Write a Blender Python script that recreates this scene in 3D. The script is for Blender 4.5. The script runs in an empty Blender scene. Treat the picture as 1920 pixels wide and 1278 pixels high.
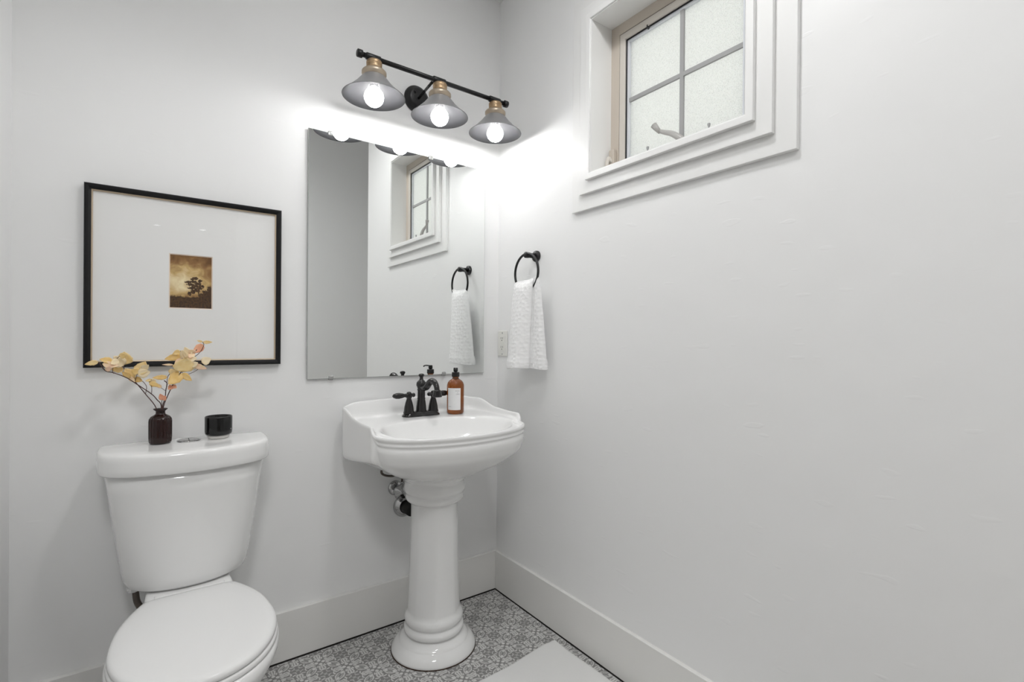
import bpy, bmesh, math, random
from mathutils import Vector, Matrix
random.seed(7)
PI = math.pi
sc = bpy.context.scene
COL = sc.collection

# ------------------------------------------------------------------ camera
cam = bpy.data.cameras.new('camera')
cam.sensor_width = 36.0
cam.lens = 936.39 / 1920 * 36.0
cam.clip_start = 0.02
cam_o = bpy.data.objects.new('camera', cam)
COL.objects.link(cam_o)
_r = Vector((0.8086, -0.5883, 0.0080)).normalized()
_w = Vector((0.5884, 0.8086, -0.0023)).normalized()
_u = _r.cross(_w).normalized()
_w = _u.cross(_r).normalized()
m = Matrix.Identity(4)
for i in range(3):
    m[i][0] = _r[i]; m[i][1] = _u[i]; m[i][2] = -_w[i]
m[0][3], m[1][3], m[2][3] = -1.313, -1.916, 1.15
cam_o.matrix_world = m
sc.camera = cam_o

# ------------------------------------------------------------------ world, exposure
world = bpy.data.worlds.new('overcast_sky'); sc.world = world
world.use_nodes = True
wn = world.node_tree.nodes
wn['Background'].inputs[0].default_value = (0.97, 1.0, 1.0, 1)
wn['Background'].inputs[1].default_value = 1.55
sc.view_settings.view_transform = 'Standard'
sc.view_settings.look = 'None'
sc.view_settings.gamma = 1.0
sc.view_settings.use_curve_mapping = False
sc.view_settings.exposure = 0.2
try:
    sc.cycles.diffuse_bounces = 7
    sc.cycles.max_bounces = 10
    sc.cycles.transmission_bounces = 6
    sc.cycles.caustics_refractive = False
    sc.cycles.use_light_tree = False
    sc.cycles.adaptive_threshold = 0.03
except Exception:
    pass
BULB = 42.0
HALL_FILL = 36.0
ROOM_FILL = 66.0

# ------------------------------------------------------------------ materials
def pm(name, col, rough=0.5, metal=0.0, trans=0.0, coat=0.0, bump=None, ior=1.45, emit=0, spec=0.5, mottle=None):
    mt = bpy.data.materials.new(name); mt.use_nodes = True
    nt = mt.node_tree; b = nt.nodes['Principled BSDF']
    b.inputs['Base Color'].default_value = (*col, 1)
    b.inputs['Roughness'].default_value = rough
    b.inputs['Metallic'].default_value = metal
    b.inputs['Transmission Weight'].default_value = trans
    b.inputs['Coat Weight'].default_value = coat
    b.inputs['IOR'].default_value = ior
    b.inputs['Specular IOR Level'].default_value = spec
    if emit:
        b.inputs['Emission Color'].default_value = (*col, 1)
        b.inputs['Emission Strength'].default_value = emit
    if bump or mottle:
        tc = nt.nodes.new('ShaderNodeTexCoord')
    if bump:
        sca, stg, dist, det = bump
        nz = nt.nodes.new('ShaderNodeTexNoise'); nz.inputs['Scale'].default_value = sca
        nz.inputs['Detail'].default_value = det
        nt.links.new(tc.outputs['Object'], nz.inputs['Vector'])
        bp = nt.nodes.new('ShaderNodeBump'); bp.inputs['Strength'].default_value = stg
        bp.inputs['Distance'].default_value = dist
        nt.links.new(nz.outputs['Fac'], bp.inputs['Height'])
        nt.links.new(bp.outputs['Normal'], b.inputs['Normal'])
    if mottle:
        c2, sca = mottle
        nz2 = nt.nodes.new('ShaderNodeTexNoise'); nz2.inputs['Scale'].default_value = sca
        nz2.inputs['Detail'].default_value = 4
        nt.links.new(tc.outputs['Object'], nz2.inputs['Vector'])
        mx = nt.nodes.new('ShaderNodeMix'); mx.data_type = 'RGBA'
        rp = nt.nodes.new('ShaderNodeMapRange'); rp.inputs[1].default_value = .35; rp.inputs[2].default_value = .65
        nt.links.new(nz2.outputs['Fac'], rp.inputs[0])
        nt.links.new(rp.outputs[0], mx.inputs[0])
        mx.inputs[6].default_value = (*col, 1); mx.inputs[7].default_value = (*c2, 1)
        nt.links.new(mx.outputs[2], b.inputs['Base Color'])
    return mt

def plaster(name, col):
    """painted plaster: soft waviness plus sparse trowel nicks"""
    mt = bpy.data.materials.new(name); mt.use_nodes = True
    nt = mt.node_tree; b = nt.nodes['Principled BSDF']
    b.inputs['Base Color'].default_value = (*col, 1); b.inputs['Roughness'].default_value = .42
    b.inputs['Specular IOR Level'].default_value = .35
    tc = nt.nodes.new('ShaderNodeTexCoord')
    n1 = nt.nodes.new('ShaderNodeTexNoise'); n1.inputs['Scale'].default_value = 9; n1.inputs['Detail'].default_value = 1
    n2 = nt.nodes.new('ShaderNodeTexNoise'); n2.inputs['Scale'].default_value = 22; n2.inputs['Detail'].default_value = 1
    mp = nt.nodes.new('ShaderNodeMapping'); mp.inputs['Scale'].default_value = (.5, .5, 1.7)
    nt.links.new(tc.outputs['Object'], n1.inputs['Vector'])
    nt.links.new(tc.outputs['Object'], mp.inputs['Vector']); nt.links.new(mp.outputs[0], n2.inputs['Vector'])
    mr = nt.nodes.new('ShaderNodeMapRange'); mr.inputs[1].default_value = .69; mr.inputs[2].default_value = .75
    nt.links.new(n2.outputs['Fac'], mr.inputs[0])
    ad = nt.nodes.new('ShaderNodeMath'); ad.operation = 'MULTIPLY_ADD'; ad.inputs[1].default_value = .16
    nt.links.new(mr.outputs[0], ad.inputs[0]); nt.links.new(n1.outputs['Fac'], ad.inputs[2])
    bp = nt.nodes.new('ShaderNodeBump'); bp.inputs['Strength'].default_value = .35; bp.inputs['Distance'].default_value = .006
    nt.links.new(ad.outputs[0], bp.inputs['Height']); nt.links.new(bp.outputs['Normal'], b.inputs['Normal'])
    return mt

M = {}
M['wall'] = plaster('wall_paint', (.855, .857, .855))
M['hallwall'] = pm('hall_paint', (.855, .857, .855), .6)
M['ceil'] = pm('ceiling_paint', (.88, .88, .88), .6)
M['trim'] = pm('trim_paint', (.84, .84, .832), .32)
M['base'] = pm('baseboard_paint', (.79, .785, .765), .32)
M['gap'] = pm('dark_joint', (.012, .010, .008), .8)
M['porc'] = pm('porcelain', (.85, .85, .845), .09, coat=.3)
M['plastic'] = pm('seat_plastic', (.83, .83, .825), .22)
M['chrome'] = pm('chrome', (.50, .50, .50), .07, 1)
M['black'] = pm('black_metal', (.010, .010, .011), .38)
M['bronze'] = pm('dark_bronze', (.020, .019, .019), .20, .3, coat=.2)
M['gasket'] = pm('gasket', (.012, .012, .014), .5)
M['shade'] = pm('brushed_grey_metal', (.36, .36, .37), .40, .5)
M['collar'] = pm('pale_brass', (.48, .40, .31), .38, .6)
M['shade_in'] = pm('darkened_lining', (.036, .036, .039), .45)  # shade put into the lining colour to hold down the bulb glare
M['brass'] = pm('aged_brass', (.40, .27, .15), .40, .7, mottle=((.52, .38, .24), 45))
M['bulb'] = pm('bulb_light', (1.0, .995, .985), .3, emit=BULB)
M['bulbglass'] = pm('bulb_neck', (.95, .95, .95), .02, trans=1.0)
M['vinylframe'] = pm('tan_vinyl', (.56, .50, .43), .4)
M['vinylsash'] = pm('tan_sash', (.64, .60, .545), .4)
M['spacer'] = pm('spacer_aluminium', (.78, .80, .84), .3, .2)
M['munt'] = pm('grey_muntin', (.36, .36, .36), .5)
M['crank'] = pm('crank_enamel', (.40, .39, .375), .4)
M['mat'] = pm('mat_board', (.88, .88, .87), .8)
M['matcore'] = pm('mat_bevel', (.85, .74, .64), .8)
M['gold'] = pm('gold_slip', (.52, .42, .31), .4, .45)
M['frame'] = pm('black_frame', (.008, .008, .009), .5, bump=(60, .2, .002, 3), spec=.3)
M['towel'] = None
M['plate'] = pm('outlet_plastic', (.78, .78, .74), .35)
M['slot'] = pm('outlet_slot', (.03, .03, .03), .6)
M['amber'] = pm('amber_glass', (.36, .105, .022), .04, trans=.85)
M['label'] = pm('paper_label', (.80, .80, .80), .6)
M['print'] = pm('grey_print', (.35, .35, .35), .6)
M['blackplastic'] = pm('black_plastic', (.012, .012, .012), .35)
M['vase'] = pm('dark_amber_glass', (.016, .0035, .0025), .10)
M['candle_b'] = pm('black_glaze', (.006, .006, .006), .12)
M['candle_w'] = pm('bisque', (.72, .70, .67), .6)
M['stem'] = pm('stem', (.075, .035, .03), .6)
M['mirror'] = pm('mirror_silver', (.93, .945, .935), .0, 1)
M['mirror_edge'] = pm('mirror_glass_edge', (.42, .44, .42), .25)
M['mirror_back'] = pm('mirror_backing', (.16, .16, .15), .7)
M['clip'] = pm('clear_clip', (.55, .55, .54), .15, trans=.5)
M['hose'] = pm('braided_hose', (.13, .11, .095), .4, .6, bump=(900, .6, .001, 0))
M['valve_black'] = pm('black_rubber', (.008, .008, .008), .6)
M['rug'] = pm('bath_mat_cotton', (.78, .78, .77), .9, bump=(420, .35, .002, 3))
M['hallfloor'] = pm('hall_floor', (.45, .42, .38), .5)
M['downlight'] = pm('added_room_fill', (1, 1, 1), .5, emit=ROOM_FILL)  # added fill lamp overhead, brightens the bathroom
M['dimlight'] = pm('dim_downlight_glow', (1, 1, 1), .5, emit=9)
M['hallfill'] = pm('added_hall_fill', (1, 1, 1), .5, emit=HALL_FILL)  # added fill lamp behind the camera, lights the room through the doorway
for i, (a, b) in enumerate([((.86, .62, .26), (.90, .71, .38)), ((.80, .52, .17), (.87, .63, .28)), ((.90, .74, .46), (.92, .78, .55)), ((.88, .60, .44), (.90, .70, .45)), ((.80, .35, .22), (.86, .48, .30))]):
    M['leaf%d' % i] = pm('leaf_%d' % i, a, .6, mottle=(b, 60))
for k in range(5):
    bb = M['leaf%d' % k].node_tree.nodes['Principled BSDF']
    bb.inputs['Subsurface Weight'].default_value = .0

# towel: waffle dimples
def towel_mat():
    mt = bpy.data.materials.new('white_waffle_towel'); mt.use_nodes = True
    nt = mt.node_tree; b = nt.nodes['Principled BSDF']
    b.inputs['Base Color'].default_value = (.91, .91, .91, 1); b.inputs['Roughness'].default_value = .95
    b.inputs['Specular IOR Level'].default_value = .1
    tc = nt.nodes.new('ShaderNodeTexCoord')
    mp = nt.nodes.new('ShaderNodeMapping'); mp.inputs['Scale'].default_value = (6, 72, 62)
    vo = nt.nodes.new('ShaderNodeTexVoronoi'); vo.feature = 'SMOOTH_F1'; vo.inputs['Smoothness'].default_value = .25; vo.inputs['Randomness'].default_value = .6; vo.inputs['Scale'].default_value = 1
    nz = nt.nodes.new('ShaderNodeTexNoise'); nz.inputs['Scale'].default_value = 600; nz.inputs['Detail'].default_value = 2
    ad = nt.nodes.new('ShaderNodeMath'); ad.operation = 'MULTIPLY_ADD'; ad.inputs[1].default_value = .25
    bp = nt.nodes.new('ShaderNodeBump'); bp.inputs['Strength'].default_value = .5; bp.inputs['Distance'].default_value = .009
    L = nt.links.new
    L(tc.outputs['Object'], mp.inputs[0]); L(mp.outputs[0], vo.inputs['Vector']); L(tc.outputs['Object'], nz.inputs['Vector'])
    L(nz.outputs['Fac'], ad.inputs[0]); L(vo.outputs['Distance'], ad.inputs[2]); L(ad.outputs[0], bp.inputs['Height'])
    L(bp.outputs['Normal'], b.inputs['Normal'])
    return mt
M['towel'] = towel_mat()

# tiny expression builder for the printed patterns
class X:
    nt = None
    def __init__(s, sock): s.s = sock
    @staticmethod
    def op(o, *a, clamp=False):
        n = X.nt.nodes.new('ShaderNodeMath'); n.operation = o; n.use_clamp = clamp
        for i, v in enumerate(a):
            if isinstance(v, X): X.nt.links.new(v.s, n.inputs[i])
            else: n.inputs[i].default_value = v
        return X(n.outputs[0])
    def __add__(s, o): return X.op('ADD', s, o)
    def __radd__(s, o): return X.op('ADD', o, s)
    def __sub__(s, o): return X.op('SUBTRACT', s, o)
    def __rsub__(s, o): return X.op('SUBTRACT', o, s)
    def __mul__(s, o): return X.op('MULTIPLY', s, o)
    def __rmul__(s, o): return X.op('MULTIPLY', o, s)
    def __truediv__(s, o): return X.op('DIVIDE', s, o)
def xabs(a): return X.op('ABSOLUTE', a)
def xmax(a, b): return X.op('MAXIMUM', a, b)
def xmin(a, b): return X.op('MINIMUM', a, b)
def xsqrt(a): return X.op('SQRT', a)
def xstep(d, w): return X.op('MULTIPLY_ADD', d, -1.0 / w, .5, clamp=True)     # 1 where d<0
def hyp(a, b): return xsqrt(a * a + b * b)
def floor_mat():
    mt = bpy.data.materials.new('printed_vinyl'); mt.use_nodes = True
    nt = mt.node_tree; X.nt = nt; b = nt.nodes['Principled BSDF']
    b.inputs['Roughness'].default_value = .5
    tc = nt.nodes.new('ShaderNodeTexCoord'); sx = nt.nodes.new('ShaderNodeSeparateXYZ')
    nt.links.new(tc.outputs['Object'], sx.inputs[0])
    x = X(sx.outputs[0]) + .0712; y = X(sx.outputs[1]) + .0872
    A = .1053
    k = 1 / math.sqrt(2) / A
    nd = nt.nodes.new('ShaderNodeTexNoise'); nd.inputs['Scale'].default_value = 160; nt.links.new(tc.outputs['Object'], nd.inputs['Vector'])
    ns = nt.nodes.new('ShaderNodeSeparateColor'); nt.links.new(nd.outputs['Color'], ns.inputs[0])
    u = (x + y) * k + (X(ns.outputs[0]) - .5) * .05; v = (x - y) * k + (X(ns.outputs[1]) - .5) * .05
    u = xabs(X.op('WRAP', u, .5, -.5)); v = xabs(X.op('WRAP', v, .5, -.5))
    p = xmax(u, v); q = xmin(u, v)
    w = .035
    # almond medallions with an H
    w = .03
    t = (p - .5) / .255
    half = (1 - t * t) * .142
    lens = xstep(q - half, w)
    t2 = (p - .5) / .215
    half2 = (1 - t2 * t2) * .104
    lens_in = xstep(q - half2, w)
    nub = xstep(hyp((p - .352) * .8, q) - .052, w)
    mid = xstep(xabs(p - .5) - .075, w) * xstep(.034 - q, w) * xstep(q - .075, w) * .55
    med = xmax(lens * (1 - lens_in), xmax(nub * lens_in, mid))
    # cross: pale petals between dark arrow arms
    petal = xstep(hyp(p - .080, q - .080) - .058, w)
    arm = xstep(q - .014, w) * xstep(p - .20, w)
    tip = xstep((xabs(p - .165) + q) - .045, w)
    star = petal * (1 - xmax(arm, tip))
    def ray(ax, ay, bx, by, r):
        dx, dy = bx - ax, by - ay; L2 = dx * dx + dy * dy
        tt = X.op('ADD', ((p - ax) * dx + (q - ay) * dy) / L2, 0.0, clamp=True)
        return xstep(hyp(p - ax - tt * dx, q - ay - tt * dy) - r, w)
    rays = xmax(ray(.13, .13, .315, .315, .024), ray(.185, .105, .345, .215, .022))
    rays = xmax(rays, ray(.345, .215, .335, .255, .022))
    rays = xmax(rays, ray(.20, .055, .255, .085, .022))
    rays = xmax(rays, ray(.315, .315, .36, .285, .02))
    rays = xmax(rays, ray(.455, .20, .425, .265, .021))
    rays = xmax(rays, ray(.425, .265, .39, .285, .018))
    rays = xmax(rays, ray(.5, .375, .44, .345, .018) * .75)
    plus = xmax(xstep(xabs(q - .5) - .016, w) * xstep(xabs(p - .5) - .075, w), xstep(xabs(p - .5) - .016, w) * xstep(xabs(q - .5) - .075, w))
    rays = xmax(rays, plus * .55)
    lens_gap = xstep(q - half - .022, w)
    light = xmax(med, xmax(star, rays * (1 - lens_gap)))
    nz = nt.nodes.new('ShaderNodeTexNoise'); nz.inputs['Scale'].default_value = 35; nz.inputs['Detail'].default_value = 6
    nt.links.new(tc.outputs['Object'], nz.inputs['Vector'])
    fac = light * (X(nz.outputs['Fac']) * .7 + .55)
    mx = nt.nodes.new('ShaderNodeMix'); mx.data_type = 'RGBA'
    nt.links.new(fac.s, mx.inputs[0])
    mx.inputs[6].default_value = (.235, .23, .225, 1); mx.inputs[7].default_value = (.72, .715, .70, 1)
    nt.links.new(mx.outputs[2], b.inputs['Base Color'])
    return mt
M['vinyl'] = floor_mat()

def art_mat():
    """sepia landscape print: clouded sky, dark ground, a broad tree"""
    mt = bpy.data.materials.new('sepia_print'); mt.use_nodes = True
    nt = mt.node_tree; X.nt = nt; b = nt.nodes['Principled BSDF']
    b.inputs['Roughness'].default_value = .7
    tc = nt.nodes.new('ShaderNodeTexCoord'); sx = nt.nodes.new('ShaderNodeSeparateXYZ')
    nt.links.new(tc.outputs['Generated'], sx.inputs[0])
    u = X(sx.outputs[0]); v = X(sx.outputs[2])
    def noise(scale, det=5, dist=0.0, sy=1.0):
        mp = nt.nodes.new('ShaderNodeMapping'); mp.inputs['Scale'].default_value = (1, 1, sy)
        n = nt.nodes.new('ShaderNodeTexNoise'); n.inputs['Scale'].default_value = scale; n.inputs['Detail'].default_value = det
        n.inputs['Distortion'].default_value = dist
        nt.links.new(tc.outputs['Generated'], mp.inputs[0]); nt.links.new(mp.outputs[0], n.inputs['Vector'])
        return X(n.outputs['Fac'])
    n1 = noise(4, 8, .6, 1.8); n2 = noise(22, 4); n3 = noise(40, 3)
    # sky glow: low centre-left bright, dark upper right
    glow = 1 - hyp((u - .28) * .75, (v - .50) * 1.6) * 1.25
    sky = X.op('ADD', glow * .9 + (n1 - .5) * 1.1, .10, clamp=True)
    rmp = nt.nodes.new('ShaderNodeValToRGB'); e = rmp.color_ramp.elements
    e[0].position = 0; e[0].color = (.15, .065, .016, 1); e[1].position = 1; e[1].color = (.92, .80, .52, 1)
    for ps, c in ((.28, (.30, .155, .050, 1)), (.58, (.62, .43, .18, 1))):
        z = e.new(ps); z.color = c
    nt.links.new(sky.s, rmp.inputs[0])
    # dark shapes
    j = (n2 - .5) * .16
    d = (v - .215) - (n2 - .5) * .10 + xabs(u - .5) * -.03
    dark = xstep(d, .02)
    for cx, cy, rx, ry in ((.60, .575, .075, .030), (.53, .555, .055, .022), (.71, .53, .06, .025), (.43, .495, .08, .022), (.56, .505, .08, .025), (.66, .475, .10, .028), (.49, .45, .09, .025), (.74, .43, .08, .028), (.60, .425, .10, .025), (.52, .385, .09, .025), (.69, .385, .10, .025), (.60, .34, .12, .028), (.46, .275, .05, .04), (.54, .31, .06, .03), (.95, .37, .07, .07), (.86, .30, .10, .06), (.97, .28, .10, .10), (.80, .25, .12, .05)):
        dd = hyp((u - cx) / rx, (v - cy) / ry) - 1 + (n2 - .5) * 1.6 + (n3 - .5) * .8
        dark = xmax(dark, xstep(dd, .25))
    trunk = xmax(xabs(u - (.68 - (v - .3) * .25)) - .018, xabs(v - .32) - .14)
    dark = xmax(dark, xstep(trunk, .02))
    g = nt.nodes.new('ShaderNodeValToRGB'); e = g.color_ramp.elements
    e[0].position = .40; e[0].color = (.020, .007, .002, 1); e[1].position = .70; e[1].color = (.17, .080, .020, 1)
    nt.links.new((n3 * .5 + n2 * .5).s, g.inputs[0])
    mx = nt.nodes.new('ShaderNodeMix'); mx.data_type = 'RGBA'
    nt.links.new(dark.s, mx.inputs[0]); nt.links.new(rmp.outputs[0], mx.inputs[6]); nt.links.new(g.outputs[0], mx.inputs[7])
    nt.links.new(mx.outputs[2], b.inputs['Base Color'])
    return mt
M['art'] = art_mat()

def picture_glass():
    """thin clear sheet: Schlick reflectance, the same from both faces"""
    mt = bpy.data.materials.new('picture_glass'); mt.use_nodes = True
    nt = mt.node_tree; nt.nodes.remove(nt.nodes['Principled BSDF']); X.nt = nt
    out = nt.nodes['Material Output']
    t = nt.nodes.new('ShaderNodeBsdfTransparent'); g = nt.nodes.new('ShaderNodeBsdfGlossy'); g.inputs['Roughness'].default_value = 0.0
    ge = nt.nodes.new('ShaderNodeNewGeometry'); dp = nt.nodes.new('ShaderNodeVectorMath'); dp.operation = 'DOT_PRODUCT'
    L = nt.links.new
    L(ge.outputs['Incoming'], dp.inputs[0]); L(ge.outputs['Normal'], dp.inputs[1])
    f = X.op('POWER', 1 - xabs(X(dp.outputs['Value'])), 5.0) * .95 + .05
    mx = nt.nodes.new('ShaderNodeMixShader')
    L(f.s, mx.inputs[0]); L(t.outputs[0], mx.inputs[1]); L(g.outputs[0], mx.inputs[2]); L(mx.outputs[0], out.inputs[0])
    return mt
M['glass'] = picture_glass()

def frosted():
    """pebbled obscure glass: scatters the sky behind it"""
    mt = bpy.data.materials.new('obscure_glass'); mt.use_nodes = True
    nt = mt.node_tree; nt.nodes.remove(nt.nodes['Principled BSDF'])
    out = nt.nodes['Material Output']; L = nt.links.new
    tc = nt.nodes.new('ShaderNodeTexCoord')
    vo = nt.nodes.new('ShaderNodeTexNoise'); vo.inputs['Scale'].default_value = 420; vo.inputs['Detail'].default_value = 2
    L(tc.outputs['Object'], vo.inputs['Vector'])
    bp = nt.nodes.new('ShaderNodeBump'); bp.inputs['Strength'].default_value = 1; bp.inputs['Distance'].default_value = .004
    L(vo.outputs['Fac'], bp.inputs['Height'])
    rp = nt.nodes.new('ShaderNodeValToRGB'); e = rp.color_ramp.elements
    e[0].position = .30; e[0].color = (.72, .72, .70, 1); e[1].position = .50; e[1].color = (.90, .90, .875, 1)
    L(vo.outputs['Fac'], rp.inputs[0])
    tr = nt.nodes.new('ShaderNodeBsdfTranslucent'); gl = nt.nodes.new('ShaderNodeBsdfRefraction')
    gl.inputs['Roughness'].default_value = .45; gl.inputs['IOR'].default_value = 1.3
    gs = nt.nodes.new('ShaderNodeBsdfGlossy'); gs.inputs['Roughness'].default_value = .25
    L(rp.outputs[0], tr.inputs[0]); L(rp.outputs[0], gl.inputs[0])
    L(bp.outputs[0], gl.inputs['Normal']); L(bp.outputs[0], gs.inputs['Normal']); L(bp.outputs[0], tr.inputs['Normal'])
    m1 = nt.nodes.new('ShaderNodeMixShader'); m1.inputs[0].default_value = .15
    m2 = nt.nodes.new('ShaderNodeMixShader'); m2.inputs[0].default_value = .06
    L(tr.outputs[0], m1.inputs[1]); L(gl.outputs[0], m1.inputs[2])
    L(m1.outputs[0], m2.inputs[1]); L(gs.outputs[0], m2.inputs[2]); L(m2.outputs[0], out.inputs[0])
    return mt
M['frost'] = frosted()

# ------------------------------------------------------------------ helpers
def link(name, me, mat, parent=None, smooth=False, bevel=0, sub=0, angle=None):
    o = bpy.data.objects.new(name, me); COL.objects.link(o)
    if mat is not None:
        me.materials.append(M[mat] if isinstance(mat, str) else mat)
    if parent is not None:
        o.parent = parent
    if smooth:
        for p in me.polygons: p.use_smooth = True
    if bevel:
        b = o.modifiers.new('bevel', 'BEVEL'); b.width = bevel; b.segments = 3; b.limit_method = 'ANGLE'; b.angle_limit = .6
        for p in me.polygons: p.use_smooth = True
        w = o.modifiers.new('wn', 'WEIGHTED_NORMAL'); w.keep_sharp = True
    if sub:
        s = o.modifiers.new('sub', 'SUBSURF'); s.levels = sub; s.render_levels = sub
    return o
def thing(name, label, cat, loc=(0, 0, 0), group=None):
    o = bpy.data.objects.new(name, None); COL.objects.link(o); o.location = loc; o.empty_display_size = .05
    o['label'] = label; o['category'] = cat
    if group: o['group'] = group
    return o
def tag(o, label, cat, group=None):
    o['label'] = label; o['category'] = cat
    if group: o['group'] = group
    return o
def struct(o, label=None):
    o['kind'] = 'structure'
    if label: o['label'] = label
    return o
def mesh(verts, faces):
    me = bpy.data.meshes.new('m'); me.from_pydata([tuple(v) for v in verts], [], faces)
    bm = bmesh.new(); bm.from_mesh(me); bmesh.ops.recalc_face_normals(bm, faces=bm.faces); bm.to_mesh(me); bm.free()
    return me
def boxes(bl):
    V, F = [], []
    for (x0, y0, z0), (x1, y1, z1) in bl:
        n = len(V)
        V += [(x0, y0, z0), (x1, y0, z0), (x1, y1, z0), (x0, y1, z0), (x0, y0, z1), (x1, y0, z1), (x1, y1, z1), (x0, y1, z1)]
        F += [tuple(n + i for i in f) for f in ((0, 3, 2, 1), (4, 5, 6, 7), (0, 1, 5, 4), (1, 2, 6, 5), (2, 3, 7, 6), (3, 0, 4, 7))]
    return mesh(V, F)
def box(a, b): return boxes([(a, b)])
def loft(rings, cap0=True, cap1=True, closed=True):
    n = len(rings[0]); V = [p for r in rings for p in r]; F = []
    for i in range(len(rings) - 1):
        for j in range(n if closed else n - 1):
            k = (j + 1) % n
            F.append((i * n + j, i * n + k, (i + 1) * n + k, (i + 1) * n + j))
    def cap(i0):
        c = Vector((0, 0, 0))
        for j in range(n): c += Vector(V[i0 + j])
        V.append(tuple(c / n)); ci = len(V) - 1
        for j in range(n): F.append((i0 + j, i0 + (j + 1) % n, ci))
    if cap0: cap(0)
    if cap1: cap((len(rings) - 1) * n)
    return mesh(V, F)
def lathe(prof, n=40, c=(0, 0, 0), axis='z', cap0=True, cap1=True, rib=None):
    """prof: list of (r, h); axis z up, or direction vector"""
    if axis == 'z': ax = Vector((0, 0, 1))
    else: ax = Vector(axis).normalized()
    e1 = ax.orthogonal().normalized(); e2 = ax.cross(e1)
    if axis == 'z': e1, e2 = Vector((1, 0, 0)), Vector((0, 1, 0))
    c = Vector(c); R = []
    for r, h in prof:
        ring = []
        for j in range(n):
            a = 2 * PI * j / n
            rr = r * (1 + (rib(a, h) if rib else 0))
            ring.append(c + ax * h + e1 * (rr * math.cos(a)) + e2 * (rr * math.sin(a)))
        R.append(ring)
    return loft(R, cap0, cap1)
def tube(pts, r, n=10, cap=True):
    pts = [Vector(p) for p in pts]; R = []
    up = None
    for i, p in enumerate(pts):
        t = (pts[min(i + 1, len(pts) - 1)] - pts[max(i - 1, 0)]).normalized()
        if up is None: up = t.orthogonal().normalized()
        up = (up - t * up.dot(t)).normalized(); b = t.cross(up)
        rr = r[i] if isinstance(r, (list, tuple)) else r
        R.append([p + up * (rr * math.cos(2 * PI * j / n)) + b * (rr * math.sin(2 * PI * j / n)) for j in range(n)])
    return loft(R, cap, cap)
def spline(pts, k=6):
    P = [Vector(p) for p in pts]; out = []
    for i in range(len(P) - 1):
        p0, p1, p2, p3 = P[max(i - 1, 0)], P[i], P[i + 1], P[min(i + 2, len(P) - 1)]
        for s in range(k):
            t = s / k
            out.append(.5 * ((2 * p1) + (p2 - p0) * t + (2 * p0 - 5 * p1 + 4 * p2 - p3) * t * t + (3 * p1 - p0 - 3 * p2 + p3) * t ** 3))
    out.append(P[-1]); return out
def chaikin(P, it=3):
    for _ in range(it):
        Q = []
        for i in range(len(P)):
            a, b = P[i], P[(i + 1) % len(P)]
            Q.append((a[0] * .75 + b[0] * .25, a[1] * .75 + b[1] * .25)); Q.append((a[0] * .25 + b[0] * .75, a[1] * .25 + b[1] * .75))
        P = Q
    return P
def resample(P, n):
    L = [0.0]
    for i in range(len(P)):
        a, b = P[i], P[(i + 1) % len(P)]; L.append(L[-1] + math.hypot(b[0] - a[0], b[1] - a[1]))
    out = []; j = 0
    for k in range(n):
        s = L[-1] * k / n
        while L[j + 1] < s: j += 1
        t = (s - L[j]) / max(1e-9, L[j + 1] - L[j]); a, b = P[j], P[(j + 1) % len(P)]
        out.append((a[0] + (b[0] - a[0]) * t, a[1] + (b[1] - a[1]) * t))
    return out
def sphere(c, r, n=24, sz=1):
    prof = [(r * math.sin(PI * i / 12), -r * sz * math.cos(PI * i / 12)) for i in range(1, 12)]
    return lathe(prof, n, c)
def lerp(a, b, t): return a + (b - a) * t
def sstep(a, b, x):
    t = min(1, max(0, (x - a) / (b - a))); return t * t * (3 - 2 * t)

# ------------------------------------------------------------------ the room
CEIL = 2.712
LX = -1.62
YE = -1.742
# window opening
WY0, WY1, WZ0, WZ1 = -.630, -1.2085, 1.748, 2.300
struct(link('wall_back', box((LX - .12, 0, 0), (.16, .12, CEIL)), 'wall'), 'white plaster wall behind the toilet and the sink')
struct(link('wall_right', boxes([((0, YE, 0), (.16, 0, WZ0)), ((0, YE, WZ1), (.16, 0, CEIL)), ((0, WY0, WZ0), (.16, 0, WZ1)), ((0, YE, WZ0), (.16, WY1, WZ1))]), 'wall'), 'white plaster wall with the small high window')
struct(link('wall_left', box((LX - .12, YE, 0), (LX, 0, CEIL)), 'wall'), 'white plaster wall at the far left edge')
struct(link('ceiling', box((LX - .12, YE, CEIL), (.16, .12, CEIL + .1)), 'ceil'), 'flat white ceiling')
HZ, YD = 3.05, -4.4
struct(link('ceiling_hall', box((-3.3, YD, HZ), (1.6, YE, HZ + .1)), 'ceil'), 'raised white ceiling outside the doorway')
struct(link('ceiling_hall_far', boxes([((-3.3, -7.2, CEIL), (1.6, YD, CEIL + .1)), ((-3.3, YD - .1, CEIL + .1), (1.6, YD, HZ + .1))]), 'ceil'), 'lower white ceiling at the end of the hall')
flo = struct(link('floor', box((LX - .12, YE, -.06), (.16, .0, -.004)), 'gap'), 'grey floor printed with a pale medallion pattern')
SEAM = -.5915
for a, b in ((LX, SEAM - .0005), (SEAM + .0005, 0)):
    link('vinyl_sheet', box((a, YE, -.004), (b, 0, 0)), 'vinyl', flo)
link('seam_strip', box((SEAM - .0007, YE, -.0039), (SEAM + .0007, 0, -.0003)), 'munt', flo)
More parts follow.
